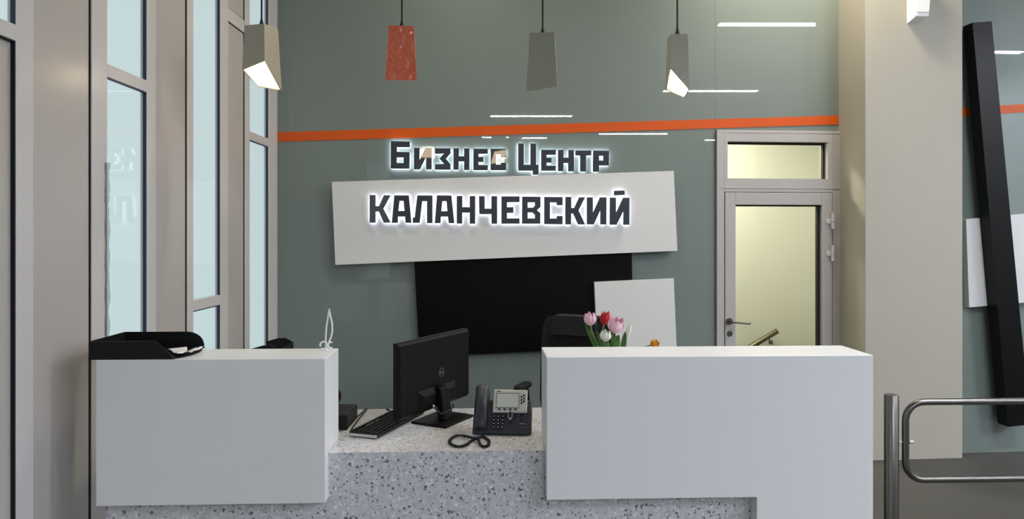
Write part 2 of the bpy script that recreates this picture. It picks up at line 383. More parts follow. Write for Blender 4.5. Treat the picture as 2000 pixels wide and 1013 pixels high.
# the thin clear film peeling off the frame of the second window
fm = MB(); vs = []; fs = []; n = 40
for i in range(n+1):
    z = 1.12+(1.9-1.12)*i/n; a = .002*math.sin(i*1.3)+.0015*math.sin(i*.53+1)
    for kx in range(4):
        vs.append((.002+.0015*kx+.002*math.sin(i*.9+kx), zd(204)+.0085*kx+a*.4*kx, z))
for i in range(n):
    for kx in range(3): fs.append((i*4+kx, i*4+kx+1, i*4+kx+5, i*4+kx+4))
fo = fm.add(vs, fs).build('protective_film', M['film'], smooth=True); fo.location = LLOC; fo.rotation_euler.z = -TH
so = fo.modifiers.new('thickness', 'SOLIDIFY'); so.thickness = .0006
tag(fo, 'clear crinkled protective film strip peeling from the window frame above the letter tray', 'film')

# ================================================================== LAMPS
# linear ceiling lamps: placed where their reflections in the wall glass put them
def mirrored(px, py, d=0.0):
    """ceiling point whose mirror image in the back wall (plane d in front of it) is seen at the pixel"""
    r = ray(px, py); t = (CEIL-.03-EYE)/r.z; p = Vector((r.x, r.y))*t
    o = WO+ND*d; dist = (p-o).dot(ND); return p-ND*2*dist
def linlamp(a, b, label, group='linear ceiling lamps', wdt=.14, m='lamp'):
    c = (a+b)/2; L = (b-a).length; an = math.atan2(b.y-a.y, b.x-a.x)
    r = empty('ceiling_light', (c.x, c.y, CEIL), an, label=label, cat='ceiling light', group=group)
    MB().box((-L/2-.012, -wdt/2-.012, -.03), (L/2+.012, -wdt/2, 0)).box((-L/2-.012, wdt/2, -.03), (L/2+.012, wdt/2+.012, 0)).box((-L/2-.012, -wdt/2, -.03), (-L/2, wdt/2, 0)).box((L/2, -wdt/2, -.03), (L/2+.012, wdt/2, 0)).build('housing', M['lamphouse'], r)
    box((-L/2, -wdt/2, -.026), (L/2, wdt/2, -.006)).build('diffuser', M[m], r)
    return r
refl = [(1404, 46, 1597, 50), (1296, 177, 1480, 179), (958, 225.5, 1117, 228.5), (663, 250, 695, 251), (942, 267.5, 993, 269),
        (1020, 269, 1068, 270), (1170, 261, 1303, 262), (1377, 273, 1400, 274), (1440, 278.5, 1487, 280)]
for (x0, y0, x1, y1) in refl:
    linlamp(mirrored(x0, (y0+y1)/2), mirrored(x1, (y0+y1)/2), 'long white linear lamp recessed in the hall ceiling, seen only as a reflection')
for (x0, y0, x1, y1) in ((1938, 102, 1996, 103), (1949, 193, 2040, 194)):
    linlamp(mirrored(x0, y0, -rr), mirrored(x1, y1, -rr), 'long white linear lamp recessed in the hall ceiling, seen only as a reflection')
# lamp over the gap by the pillar, above the frame
p = camw(2.25, 4.75); linlamp(p+Vector((-.45, 0)), p+Vector((.25, 0)), 'linear ceiling lamp close to the pillar, above the glazed door', wdt=.10, m='warmlamp')
for kz in (3.5, .1, -.9):  # unseen fill lamps, added to brighten the desk fronts and left cladding
    p = camw(7.4, kz); linlamp(p+Vector((-.5, 0)), p+Vector((.5, 0)), 'added linear fill lamp on the hall ceiling, unseen off to the side', wdt=.2)
p = camw(-.2, 3.75); linlamp(p+Vector((-.35, 0)), p+Vector((.35, 0)), 'added warm fill lamp above the reception worktop, unseen over the frame', wdt=.06, m='warmlamp')  # added warm fill, no known fixture: lifts the desk tops and wall glass

# pendants
def pendant(pxs, top, body, ztop, zcut, rz, m, label, lit_y):
    """pxs: cord pixel x; square tapered shade; obliquely cut foot (zcut: heights of the four lower corners)"""
    Z = 3.5; c = atd(pxs, 460, Z)
    r = empty('pendant_lamp', (c.x, c.y, 0), rz, label=label, cat='pendant lamp', group='hanging clay pendant lamps')
    wt, wb_ = top/2, body/2; ref = min(zcut)
    def corner(i, z, inset=0):
        sx, sy = ((-1, -1), (1, -1), (1, 1), (-1, 1))[i]; k = (ztop-z)/(ztop-ref); h_ = wt+(wb_-wt)*k-inset
        return (sx*h_, sy*h_, z)
    mb = MB(); nn = 8; vs = []
    for j in range(nn+1):
        for i in range(4): vs.append(corner(i, ztop+(zcut[i]-ztop)*j/nn))
    fs = [(j*4+i, (j+1)*4+i, (j+1)*4+(i+1) % 4, j*4+(i+1) % 4) for j in range(nn) for i in range(4)]
    fs = [f[::-1] for f in fs]
    fs.append((0, 1, 2, 3)); mb.add(vs, fs)
    iv = [corner(i, zcut[i], .005) for i in range(4)]+[corner(i, ztop-.02, .006) for i in range(4)]
    ov = [corner(i, zcut[i]) for i in range(4)]
    mb.add(iv+ov, [(i, (i+1) % 4, 4+(i+1) % 4, 4+i)[::-1] for i in range(4)]+[(4, 5, 6, 7)]+[(8+i, 8+(i+1) % 4, (i+1) % 4, i) for i in range(4)])
    mb.build('lamp_shade', m, r)
    # luminous diffuser plate closing the foot, 8 mm inside
    dv = [Vector(corner(i, zcut[i]+.006, .007)) for i in range(4)]
    MB().add(dv+[v+Vector((0, 0, .004)) for v in dv], [(3, 2, 1, 0), (4, 5, 6, 7)]).build('diffuser', M['pglow'], r)
    MB().tube([(0, 0, ztop), (0, 0, CEIL-.03)], .0045, 8).build('cord', M['cord'], r, smooth=True)
    MB().lathe([(.014, 0), (.012, .012), (.006, .035), (.005, .045)], 12, (0, 0, ztop)).build('cord_grip', M['cord'], r, smooth=True)
    MB().lathe([(.05, -.03), (.05, 0)], 20, (0, 0, CEIL)).build('ceiling_rose', M['cord'], r, smooth=True)
    return r
def hz_(py, Z=3.5): return EYE+(HY-py)/F*Z
# corner order: front-left, front-right, back-right, back-left (towards the viewer = front)
pendant(511, .110, .134, hz_(54), (hz_(127), hz_(173), hz_(163), hz_(140)), math.radians(71), M['pcream'], 'lit cream clay pendant lamp hanging closest to the windows', 0)
pendant(785, .118, .15, hz_(57), (hz_(163), hz_(163), hz_(120), hz_(120)), math.radians(3), M['porange'], 'orange glazed hammered clay pendant lamp above the sign', 0)
pendant(1060, .118, .15, hz_(70), (hz_(183), hz_(176), hz_(130), hz_(140)), math.radians(-8), M['pgrey'], 'dull grey-beige clay pendant lamp showing no lit opening', 0)
pendant(1323, .080, .098, hz_(71), (hz_(139), hz_(178), hz_(187), hz_(172)), math.radians(-1), M['pgrey'], 'grey clay pendant lamp with narrow lit opening, nearest the glazed door', 0)

# ================================================================== SIGN
def Lt(ox, oy, s, rings): return [[(ox+x/s, oy+y/s) for x, y in r] for r in rings]
A_ = (750, 260, 8.0); B_ = (960, 260, 8.0); C_ = (710, 365, 7.407); D_ = (970, 360, 7.407)
top_letters = [
 (A_, [[(108,122),(405,130),(405,218),(200,214),(200,290),(400,296),(398,552),(105,550)], [(198,378),(305,378),(305,465),(198,463)]]),
 (A_, [[(468,228),(558,228),(556,415),(650,228),(745,228),(745,565),(658,565),(656,370),(562,565),(468,565)]]),
 (A_, [[(795,235),(1040,235),(1040,312),(968,400),(1040,485),(1040,570),(795,568),(795,485),(938,478),(865,398),(935,315),(795,322)]]),
 (A_, [[(1085,235),(1172,235),(1172,360),(1250,360),(1250,236),(1335,236),(1335,575),(1250,575),(1250,438),(1168,438),(1166,570),(1085,570)]]),
 (A_, [[(1395,242),(1622,242),(1622,320),(1478,322),(1478,370),(1552,370),(1552,448),(1478,448),(1478,495),(1622,498),(1622,577),(1395,577)]]),
 (A_, [[(1665,242),(1910,242),(1910,375),(1825,375),(1825,325),(1750,325),(1750,492),(1825,490),(1825,460),(1910,460),(1910,578),(1665,578)]]),
 (B_, [[(418,160),(504,160),(504,492),(610,492),(610,160),(696,162),(696,492),(735,495),(735,648),(645,648),(645,583),(418,583)]]),
 (B_, [[(778,258),(1005,258),(1005,335),(862,335),(862,380),(938,380),(938,460),(862,460),(862,506),(1005,508),(1005,586),(778,586)]]),
 (B_, [[(1040,260),(1126,260),(1126,380),(1205,380),(1205,262),(1288,262),(1288,596),(1200,596),(1200,465),(1126,465),(1122,594),(1040,594)]]),
 (B_, [[(1312,268),(1560,270),(1560,345),(1478,348),(1478,598),(1390,598),(1390,348),(1312,346)]]),
 (B_, [[(1592,270),(1835,274),(1835,503),(1680,503),(1680,603),(1588,603)], [(1680,352),(1750,352),(1750,425),(1680,425)]]),
]
low_letters = [
 (C_, [[(88,115),(172,115),(172,275),(222,275),(295,118),(390,120),(285,312),(392,515),(292,517),(222,355),(172,355),(172,517),(88,517)]]),
 (C_, [[(445,120),(655,120),(693,518),(608,518),(600,428),(495,428),(498,518),(408,518)], [(520,200),(578,200),(592,345),(503,345)]]),
 (C_, [[(778,120),(998,122),(998,523),(918,523),(918,205),(848,205),(812,518),(712,518),(712,440),(740,438)]]),
 (C_, [[(1062,120),(1272,122),(1315,523),(1232,523),(1220,428),(1118,428),(1115,523),(1030,523)], [(1140,205),(1200,205),(1212,348),(1126,350)]]),
 (C_, [[(1348,128),(1430,128),(1430,290),(1536,290),(1536,130),(1617,130),(1617,532),(1536,532),(1536,370),(1428,370),(1428,530),(1348,530)]]),
 (C_, [[(1670,132),(1754,132),(1754,312),(1850,312),(1850,132),(1934,132),(1934,532),(1852,532),(1852,392),(1675,392)]]),
 (D_, [[(70,172),(332,172),(332,255),(150,258),(150,328),(243,328),(243,412),(150,412),(150,490),(332,490),(332,568),(70,568)]]),
 (D_, [[(370,175),(635,178),(635,325),(585,372),(633,415),(632,568),(368,568)], [(450,258),(555,258),(555,305),(525,335),(450,335)], [(450,405),(520,405),(555,440),(555,490),(450,490)]]),
 (D_, [[(690,180),(955,182),(955,300),(872,300),(872,260),(772,258),(772,492),(872,490),(872,455),(955,455),(955,577),(690,574)]]),
 (D_, [[(998,180),(1080,180),(1080,340),(1125,340),(1195,185),(1280,185),(1185,375),(1280,578),(1182,578),(1110,422),(1080,420),(1076,578),(996,578)]]),
 (D_, [[(1310,186),(1392,186),(1394,415),(1500,186),(1590,186),(1588,578),(1505,578),(1505,365),(1405,578),(1310,578)]]),
 (D_, [[(1642,190),(1725,190),(1728,418),(1835,192),(1922,192),(1920,583),(1840,583),(1840,375),(1735,583),(1640,583)]]),
 (D_, [[(1705,92),(1850,86),(1855,150),(1705,158)]]),
]
def letters(lst, parent, base, hm='halo'):               # base: distance of the carrier's face from the wall
    for (o, rings) in lst:
        R = Lt(*o, rings); d = base+.045
        P = [[W(x, y, d) for x, y in r] for r in R]
        l = MB().poly(P, -d, -(base+.018), 0, mside=1).build('letter', [M['letter'], M['letter_side']], parent)
        Q = [[W(x, y, d) for x, y in r] for r in R]
        MB().poly(Q, -(base+.0178), -(base+.012), 0).build('backlight', M[hm], l)
lt = empty('sign_lettering', WL, BETA, label='upper row of dark halo-lit letters on the glass wall just below the orange stripe', cat='sign')
letters(top_letters, lt, 0, 'halo_top')
sb = empty('sign_board', WL, BETA, label='long white tilted sign board carrying a row of dark halo-lit letters', cat='sign')
SD = .075
q = [W(655, 517, SD), W(1323, 489.5, SD), W(1316, 333.5, SD), W(648, 355, SD)]
MB().poly([q], -SD, -(SD-.03)).build('panel', M['board'], sb, bevel=.002)
qc = [(q[0][0]*.9+q[1][0]*.1, q[0][1]+.08), (q[0][0]*.1+q[1][0]*.9, q[1][1]+.08), (q[2][0]*.9+q[3][0]*.1, q[2][1]-.08), (q[2][0]*.1+q[3][0]*.9, q[3][1]-.08)]
MB().poly([qc], -(SD-.03), 0).build('mounting_frame', M['plastic'], sb)
letters(low_letters, sb, SD)
# black board and small white board
def wboard(name, pts, d, th, m, label, cat, back=0, f=W):
    P = [f(x, y, d) for x, y in pts]
    off = rr if f is WR else 0
    o = MB().poly([P], off-d, off-d+th).build(name, m, bevel=.0015)
    o.location = WL; o.rotation_euler.z = BETA; return tag(o, label, cat)
bb = wboard('wall_panel', [(819, 697), (1238, 676), (1233.5, 480), (808.5, 495)], .042, .042, M['black'], 'large black tilted panel on the wall under the white sign board', 'wall panel')
wb2 = wboard('wall_panel', [(1170, 742), (1324, 735), (1316, 543.5), (1161, 550.5)], .075, .033, M['board'], 'small square white tilted panel overlapping the corner of the black panel', 'wall panel')
wb3 = wboard('wall_panel', [(1893, 600), (2170, 576), (2165, 402), (1887, 428)], .05, .05, M['board'], 'white tilted panel behind the leaning black beam on the wall beyond the pillar', 'wall panel', f=WR)
bm = wboard('wall_beam', [(1969, 833), (2013, 829), (1937, 41.5), (1899.5, 44)], .15, .098, M['beam'], 'tall black lacquered slanting beam fixed to the wall beyond the pillar', 'beam', f=WR)

# emergency lamp on the pillar
pd = -pa[1]
u0, z0 = W(1771, 47, pd); u1, _ = W(1813, 42, pd+.07)
em = empty('wall_lamp', WL, BETA, label='white box-shaped wall lamp high on the beige pillar', cat='wall lamp')
H_ = .34
prof_f = [(u0+.018, -(pd+.075), z0+.035), (u1, -(pd+.075), z0+.035), (u1+.022, -(pd+.095), z0+H_), (u0+.02, -(pd+.095), z0+H_)]
prof_b = [(u0, -pd, z0), (u1-.03, -pd, z0), (u1+.01, -pd, z0+H_), (u0+.0, -pd, z0+H_)]
MB().hexa([prof_b[0], prof_b[1], prof_f[1], prof_f[0]], [prof_b[3], prof_b[2], prof_f[2], prof_f[3]]).build('body', M['wplastic'], em, bevel=.003)
box((u0+.028, -(pd+.082), z0+.062), (u1-.003, -(pd+.06), z0+.065)).build('groove', M['clad'], em)

# ================================================================== DESK
DY = 2.65; DB = 2.89; DT = 1.15; DBOT = .62; WT = .787; SF = 2.71; SBK = 3.385
def Xp(px, Y): return ony(px, 460, Y).x
lx0, lx1 = Xp(187, DY), Xp(635, DY)
rx0, rx1 = Xp(1067.5, DY), Xp(1705.5, DY); leg0 = Xp(1478, DY)
desk = empty('reception_desk', (0, 0, 0), 0, label='grey speckled stone reception desk with low worktop between white counters', cat='desk')
sx0, sx1 = lx0+.005, leg0
MB().box((sx0, SF, 0), (sx1, SF+.03, WT)).box((sx0, SF+.03, 0), (sx0+.03, SBK-.05, WT-.03)).build('front_panel', M['stone'], desk)
box((sx0, SF+.03, WT-.03), (sx1, SBK, WT)).build('worktop', M['stone'], desk)
box((sx1-.03, SF+.03, 0), (sx1-.002, SBK-.05, WT-.03)).build('side_panel', M['stone'], desk)
lc = empty('counter', (0, 0, 0), 0, label='white box counter on the window side of the desk, holding the black tray', cat='counter')
def lprism(x0, x1, name, par):
    pr = [(DY, DBOT), (SF-.001, DBOT), (SF-.001, WT+.001), (DB, WT+.001), (DB, DT), (DY, DT)]
    n = len(pr); v = [(x0, y, z) for y, z in pr]+[(x1, y, z) for y, z in pr]
    fs = [tuple(range(n-1, -1, -1)), tuple(range(n, 2*n))]+[(i, (i+1) % n, (i+1) % n+n, i+n) for i in range(n)]
    return MB().add(v, fs).build(name, M['white'], par, bevel=.0025)
lprism(lx0, lx1, 'counter_body', lc)
rc = empty('counter', (0, 0, 0), 0, label='white L-shaped counter with a leg down to the floor, below the tulips', cat='counter')
def rcounter():
    # outline of the front (x, z), its front slab down to the stone, then the part behind it over the worktop and the leg
    o = [(rx0, DBOT), (leg0, DBOT), (leg0, 0), (rx1, 0), (rx1, DT), (leg0, DT), (rx0, DT)]
    m = MB(); n = len(o); z1 = WT+.001
    F_ = [(x, DY, z) for x, z in o]; S_ = [(x, SF-.001, z) for x, z in o]
    m.v = F_+S_; f = [(0, 1, 5, 6), (1, 2, 3, 4, 5)]
    f += [(0, 7, 8, 1), (1, 8, 9, 2)]                       # underside of the lip, inner side of the leg (front part)
    m.f = f; m.mi = [0]*len(f)
    # rear part
    m.add([(rx0, SF-.001, DBOT), (leg0, SF-.001, DBOT), (leg0, SF-.001, z1), (rx0, SF-.001, z1)], [(3, 2, 1, 0)])
    m.add([(rx0, SF-.001, z1), (leg0, SF-.001, z1), (leg0, DB, z1), (rx0, DB, z1)], [(3, 2, 1, 0)][::-1])
    m.add([(leg0, SF-.001, 0), (leg0, DB, 0), (leg0, DB, z1), (leg0, SF-.001, z1)], [(0, 3, 2, 1)])
    m.add([(leg0, DB, 0), (rx1, DB, 0), (rx1, DB, DT), (leg0, DB, DT), (leg0, DB, z1)], [(0, 4, 3, 2, 1)])
    m.add([(rx0, DB, z1), (leg0, DB, z1), (leg0, DB, DT), (rx0, DB, DT)], [(0, 3, 2, 1)])
    m.add([(rx0, DY, DBOT), (rx0, SF-.001, DBOT), (rx0, SF-.001, z1), (rx0, DB, z1), (rx0, DB, DT), (rx0, DY, DT)], [(5, 4, 3, 2, 1, 0)])
    m.add([(rx0, DY, DT), (leg0, DY, DT), (rx1, DY, DT), (rx1, DB, DT), (leg0, DB, DT), (rx0, DB, DT)], [(0, 1, 2, 3, 4, 5)])
    m.add([(rx1, DY, 0), (rx1, DB, 0), (rx1, DB, DT), (rx1, DY, DT)], [(0, 1, 2, 3)])
    m.add([(leg0, DY, 0), (rx1, DY, 0), (rx1, DB, 0), (leg0, DB, 0)], [(3, 2, 1, 0)])
    ob = m.build('counter_body', M['white'], rc)
    bm_ = bmesh.new(); bm_.from_mesh(ob.data); bmesh.ops.remove_doubles(bm_, verts=bm_.verts, dist=1e-5); bmesh.ops.recalc_face_normals(bm_, faces=bm_.faces); bm_.to_mesh(ob.data); bm_.free()
    b = ob.modifiers.new('bevel', 'BEVEL'); b.width = .0025; b.segments = 2; b.limit_method = 'ANGLE'
rcounter()

# ================================================================== THINGS ON THE DESK
# letter tray
tp = onz(178, 701, DT); tq = onz(345, 700, DT); TL = tq.x-tp.x; TD = .262
tr = empty('letter_tray', (tp.x, DY+.002, DT), 0, label='black letter tray with papers on the white counter near the windows', cat='tray')
def side_prof(L, h, k=1.):
    pts = [(0, 0), (L, 0)]
    for i in range(7):
        a = i/6; pts.append((L-.005-.068*a+.018*k*math.sin(a*PI), h*(1-(1-a)**(1+.7*k))))
    return pts+[(0, h)]
th_ = .067
for y in (0, TD-.004):
    L = TL if y == 0 else TL+.012
    MB().poly([side_prof(L, th_, .25 if y == 0 else 1)], y, y+.004).build('side_wall', M['plastic'], tr)
box((0, .004, 0), (.004, TD-.004, th_)).build('end_wall', M['plastic'], tr)
fl = [(0.004, .004)] + [(TL-.005+.035*math.sin(PI*i/8)**.8, .004+(TD-.008)*i/8) for i in range(9)] + [(.004, TD-.004)]
MB().add([(x, y, .001) for x, y in fl]+[(x, y, .004) for x, y in fl], [tuple(range(len(fl)-1, -1, -1)), tuple(range(len(fl), 2*len(fl)))]+[(i, (i+1) % len(fl), (i+1) % len(fl)+len(fl), i+len(fl)) for i in range(len(fl))]).build('tray_floor', M['plastic'], tr)
def sheet(name, pts, lift, label):
    # a curled sheet of paper: bilinear patch with lifted corners
    n = 8; vs = []
    for j in range(n+1):
        for i in range(n+1):
            s, t = i/n, j/n
            x = (pts[0][0]*(1-s)+pts[1][0]*s)*(1-t)+(pts[3][0]*(1-s)+pts[2][0]*s)*t
            y = (pts[0][1]*(1-s)+pts[1][1]*s)*(1-t)+(pts[3][1]*(1-s)+pts[2][1]*s)*t
            z = .013+lift*(s**2*t)+.008*math.sin(s*5+t*2)**2*s
            vs.append((tr.location.x+x, tr.location.y+y, DT+z))
    fs = [(j*(n+1)+i, j*(n+1)+i+1, (j+1)*(n+1)+i+1, (j+1)*(n+1)+i) for j in range(n) for i in range(n)]
    o = MB().add(vs, fs).build(name, M['paper'], smooth=True); m = o.modifiers.new('t', 'SOLIDIFY'); m.thickness = .0006
    return tag(o, label, 'paper')
def tl_(px, py, h=.012):
    p = onz(px, py, DT+h); return (p.x-tr.location.x, p.y-tr.location.y)
sheet('paper_slip', [tl_(328, 681), tl_(346, 694.5), tl_(366, 691), tl_(365, 677)], .010, 'curled white paper slip lying towards the front of the black tray')
sheet('paper_slip', [tl_(362, 688), tl_(380, 689), tl_(399, 680.5), tl_(382, 678.5)], .008, 'smaller folded white paper slip lying behind the larger slip in the tray')
# upright document holder behind the counter
dp = atd(490, 677, 3.06)
dh = empty('document_holder', (dp.x, dp.y, WT), 0, label='black document holder just peeking over the back of the window-side counter', cat='document holder')
pr = [(0, 0), (.122, 0), (.122, .325), (.10, .338), (.085, .346), (.05, .344), (0, .330)]
for y in (0, .216): MB().poly([pr], y, y+.004).build('side_wall', M['plastic'], dh)
box((0, .004, 0), (.122, .216, .004)).build('bottom', M['plastic'], dh); box((.118, .004, 0), (.122, .216, .325)).build('back_wall', M['plastic'], dh)

# white cable clip with loop of cable
cp = onz(634.5, 683, DT)
cc = empty('cable_clip', (cp.x, cp.y, DT), 0, label='small white cable clip with an upright loop of white cable on the counter corner', cat='cable')
R = .0135; arc = [(-.002+R*math.cos(a), R*math.sin(a)) for a in [math.radians(-50+i*28) for i in range(10)]]
MB().box((-.016, -.012, 0), (.012, .012, .007)).build('base', M['wplastic'], cc, bevel=.002)
MB().tube([(x-.002, -.006, z+.020) for x, z in arc], .0035, 8).build('hook', M['wplastic'], cc, smooth=True)
MB().tube([(.022+.010*math.cos(a), .006, .018+.012*math.sin(a)) for a in [math.radians(60+i*34) for i in range(8)]], .0032, 8).build('hook', M['wplastic'], cc, smooth=True)
MB().tube([(.004, 0, .006), (.003, 0, .045), (.006, 0, .09), (.013, 0, .135), (.0175, 0, .162), (.0185, 0, .150), (.022, 0, .13), (.028, 0, .105), (.029, 0, .075), (.024, 0, .05), (.014, 0, .028)], .0034, 8).build('cable_loop', M['wplastic'], cc, smooth=True)

# monitor (back towards us)
Lm = camw(-.471, 2.92); Rm = camw(-.21, 3.42); mw = (Rm-Lm).length; ma = math.atan2(Rm.y-Lm.y, Rm.x-Lm.x); mc = (Lm+Rm)/2
mo = empty('monitor', (mc.x, mc.y, WT), ma, label='black flat computer monitor turned with its back to the viewer, on the desk', cat='monitor')
mh0, mh1 = .052, .373          # panel heights above the worktop
# local -y is towards the viewer (back of the screen)
hw = mw/2
MB().hexa([(-hw, 0, mh0), (hw-.0, 0, mh0), (hw, .018, mh0), (-hw, .018, mh0)], [(-hw, 0, mh1), (hw, 0, mh1), (hw, .018, mh1), (-hw, .018, mh1)]).build('bezel', M['monitor'], mo, bevel=.003)
MB().hexa([(-hw+.012, -.012, mh0+.012), (hw-.012, -.012, mh0+.012), (hw-.012, -.012, mh1-.012), (-hw+.012, -.012, mh1-.012)],
          [(-hw+.002, 0, mh0+.003), (hw-.002, 0, mh0+.003), (hw-.002, 0, mh1-.003), (-hw+.002, 0, mh1-.003)]).build('back_shell', M['monitor'], mo, bevel=.003)
MB().hexa([(-.12, -.030, mh0+.02), (.12, -.030, mh0+.02), (.12, -.030, mh0+.075), (-.12, -.030, mh0+.075)], [(-.15, -.012, mh0+.014), (.15, -.012, mh0+.014), (.15, -.012, mh0+.10), (-.15, -.012, mh0+.10)]).build('connector_housing', M['monitor'], mo, bevel=.003)
box((-hw+.012, .018, mh0+.018), (hw-.012, .0185, mh1-.012)).build('screen', M['screen'], mo)
lr = empty('logo'); lr.parent = mo; lgx, lgz = .035, .205
MB().tube([(lgx+.0185*math.cos(a), -.0125, lgz+.0185*math.sin(a)) for a in [2*PI*i/40 for i in range(40)]], .0013, 6, closed=True).build('logo_ring', M['logo'], lr, smooth=True)
def stroke(mb, pts, t, y, d=.0012):
    for a, b in zip(pts, pts[1:]):
        a, b = Vector(a), Vector(b); n = (b-a).normalized(); m = Vector((-n.y, n.x))*t/2; e = n*t/2
        q = [a-e-m, b+e-m, b+e+m, a-e+m]
        mb.hexa([(p.x, y, p.y) for p in q], [(p.x, y+d, p.y) for p in q])
lg = MB(); hgt, wd = .009, .0055
def word(mb, x, z):
    for ch in 'DELL':
        if ch == 'D': S_ = [[(0, 0), (.6, 0), (1, .3), (1, .7), (.6, 1), (0, 1), (0, 0)]]
        elif ch == 'E': S_ = [[(1, 0), (0, 0), (0, 1), (1, 1)], [(0, .5), (.8, .5)]]
        else: S_ = [[(0, 1), (0, 0), (.9, 0)]]
        for s in S_: stroke(mb, [(x+px*wd, z+pz*hgt) for px, pz in s], .0016, -.0138)
        x += wd+.0028
word(lg, lgx-.0152, lgz-.0045); lg.build('logo_lettering', M['logo'], lr)
MB().box((-.105, -.125, 0), (.165-.04, .055, .010)).build('stand_base', M['monitor'], mo, bevel=.002)
MB().hexa([(-.035, -.075, .010), (.035, -.075, .010), (.035, -.035, .010), (-.035, -.035, .010)], [(-.028, -.050, .150), (.028, -.050, .150), (.028, -.022, .150), (-.028, -.022, .150)]).build('stand_neck', M['monitor'], mo, bevel=.006)
MB().tube([(-.0, -.044, .13), (0, -.02, .13)], .030, 20).build('swivel_plate', M['monitor'], mo, smooth=True)
for x in (-.09, .03):
    MB().tube([(x, -.03, .085), (x, -.052, .085)], .008, 10).tube([(x, -.052, .085), (x, -.056, .085)], .0055, 10, m=1).build('cable_plug', [M['plastic'], M['keywhite']], mo)
MB().tube([(-.09, -.05, .085), (-.07, -.075, .05), (-.03, -.07, .045), (.03, -.075, .055), (.07, -.05, .06), (.12, -.02, .03)], .004, 8).build('cable', M['cord'], mo, smooth=True)

# keyboard
k0 = onz(681, 847, WT+.012); k1 = onz(738, 852, WT+.012)
ka = math.atan2(.40, .13)+0.0-TH
kb = empty('keyboard', ((k0.x+k1.x)/2, (k0.y+k1.y)/2, WT), ka, label='black computer keyboard with a silver end beside the monitor', cat='keyboard')
# local x along the keyboard (away from us), local y across
kw = .128
MB().hexa([(0, -kw/2, .004), (.44, -kw/2, .004), (.44, kw/2, .004), (0, kw/2, .004)], [(0, -kw/2, .013), (.44, -kw/2, .013), (.44, kw/2, .022), (0, kw/2, .022)]).build('case', M['plastic'], kb, bevel=.003)
MB().box((-.003, -kw/2+.002, .006), (.0, kw/2-.002, .016)).build('end_trim', M['silver'], kb)
kk = MB()
for r_ in range(6):
    for c_ in range(19):
        x = .012+c_*.0222; y = -kw/2+.010+r_*.0188+(0.004 if r_ > 4 else 0); z = .0135+(r_/6)*.0085
        kk.add([(x, y, z), (x+.019, y, z), (x+.019, y+.0155, z+.001), (x, y+.0155, z+.001), (x+.002, y+.002, z+.006), (x+.017, y+.002, z+.006), (x+.017, y+.0135, z+.0065), (x+.002, y+.0135, z+.0065)],
               [(4, 5, 6, 7), (0, 1, 5, 4), (1, 2, 6, 5), (2, 3, 7, 6), (3, 0, 4, 7)])
tag(kk.build('keys', M['plastic2'] if 0 else M['plastic'], kb), kind='stuff')
MB().box((.10, -kw/2+.103, .0226), (.16, -kw/2+.106, .0232)).box((.175, -kw/2+.103, .0226), (.21, -kw/2+.106, .0232)).build('key_legend', M['keywhite'], kb)

# dark box and round-headed camera at the counter's edge, cables
bp_ = camw(-.79, 3.0)
box((0, 0, 0), (.10, .2, .062)).build('docking_station', M['plastic'], bevel=.003)
o = bpy.data.objects['docking_station']; o.location = (bp_.x-.0, bp_.y, WT); o.rotation_euler.z = -TH
tag(o, 'low dark box half hidden behind the window-side counter on the worktop', 'device')
wc_ = atd(657, 773, 3.28)
wc = empty('web_camera', (wc_.x, wc_.y, WT), 0, label='small black round-headed camera peeking out beside the window-side counter', cat='web camera')
MB().lathe([(.03, 0), (.03, .006), (.008, .012), (.006, .07)], 16).build('stand', M['plastic'], wc, smooth=True)
hd = wc_.z-WT
MB().lathe([(.004, hd-.034), (.014, hd-.03), (.021, hd-.015), (.023, hd), (.02, hd+.018), (.012, hd+.028), (.003, hd+.031)], 16).build('head', M['plastic'], wc, smooth=True)
def cable(pts, label, r=.0028):
    P = [onz(x, y, WT+.0035) for x, y in pts[:-1]]+[Vector(onz(pts[-1][0], pts[-1][1], WT+.0035))]
    S2 = []
    for i in range(len(P)-1):
        a = P[max(i-1, 0)]; b = P[i]; c = P[i+1]; d = P[min(i+2, len(P)-1)]
        for k in range(5):
            t = k/5; S2.append(.5*((2*b)+(c-a)*t+(2*a-5*b+4*c-d)*t*t+(3*b-a-3*c+d)*t**3))
    S2.append(P[-1]); S2.append(Vector((P[-1].x, SBK+.006, WT+.002))); S2.append(Vector((P[-1].x, SBK+.010, WT-.2)))
    o = MB().tube(S2, r, 7).build('cable', M['cord'], smooth=True); return tag(o, label, 'cable')
cable([(682, 815), (695, 814), (706, 806), (712, 799.5)], 'black cable running from the dark box over the back edge of the worktop')
cable([(684, 842), (690, 833), (703, 815), (716, 799.5)], 'black cable running from the keyboard end over the back edge of the worktop')
cable([(768, 808), (762, 801), (755, 799.5)], 'short black cable end by the monitor at the back edge of the worktop')

# ---- desk phone
pf = onz(922, 851, WT); pg = onz(1038, 853, WT); pw = (pg-pf).length
ph = empty('desk_phone', (pf.x, pf.y, WT), math.atan2(pg.y-pf.y, pg.x-pf.x), label='dark grey office desk phone with a silver display panel on the stone worktop', cat='telephone')
ta = math.radians(50); ca, sa = math.cos(ta), math.sin(ta)
def pp(u, v, h=0.): return (u, v*ca-h*sa+.004, v*sa+h*ca+.012)    # slanted face coordinates
def slab(mb, u0, u1, v0, v1, h0, h1, m=0):
    return mb.hexa([pp(u0, v0, h0), pp(u1, v0, h0), pp(u1, v1, h0), pp(u0, v1, h0)], [pp(u0, v0, h1), pp(u1, v0, h1), pp(u1, v1, h1), pp(u0, v1, h1)], m)
sc = pw/.246
def U(zx): return (zx-90)/3414*sc
def V(zy): return (825-zy)/3300*sc+.0
slab(MB(), 0, pw, 0, V(320), -.018, 0).build('body', M['plastic2'], ph, bevel=.005)
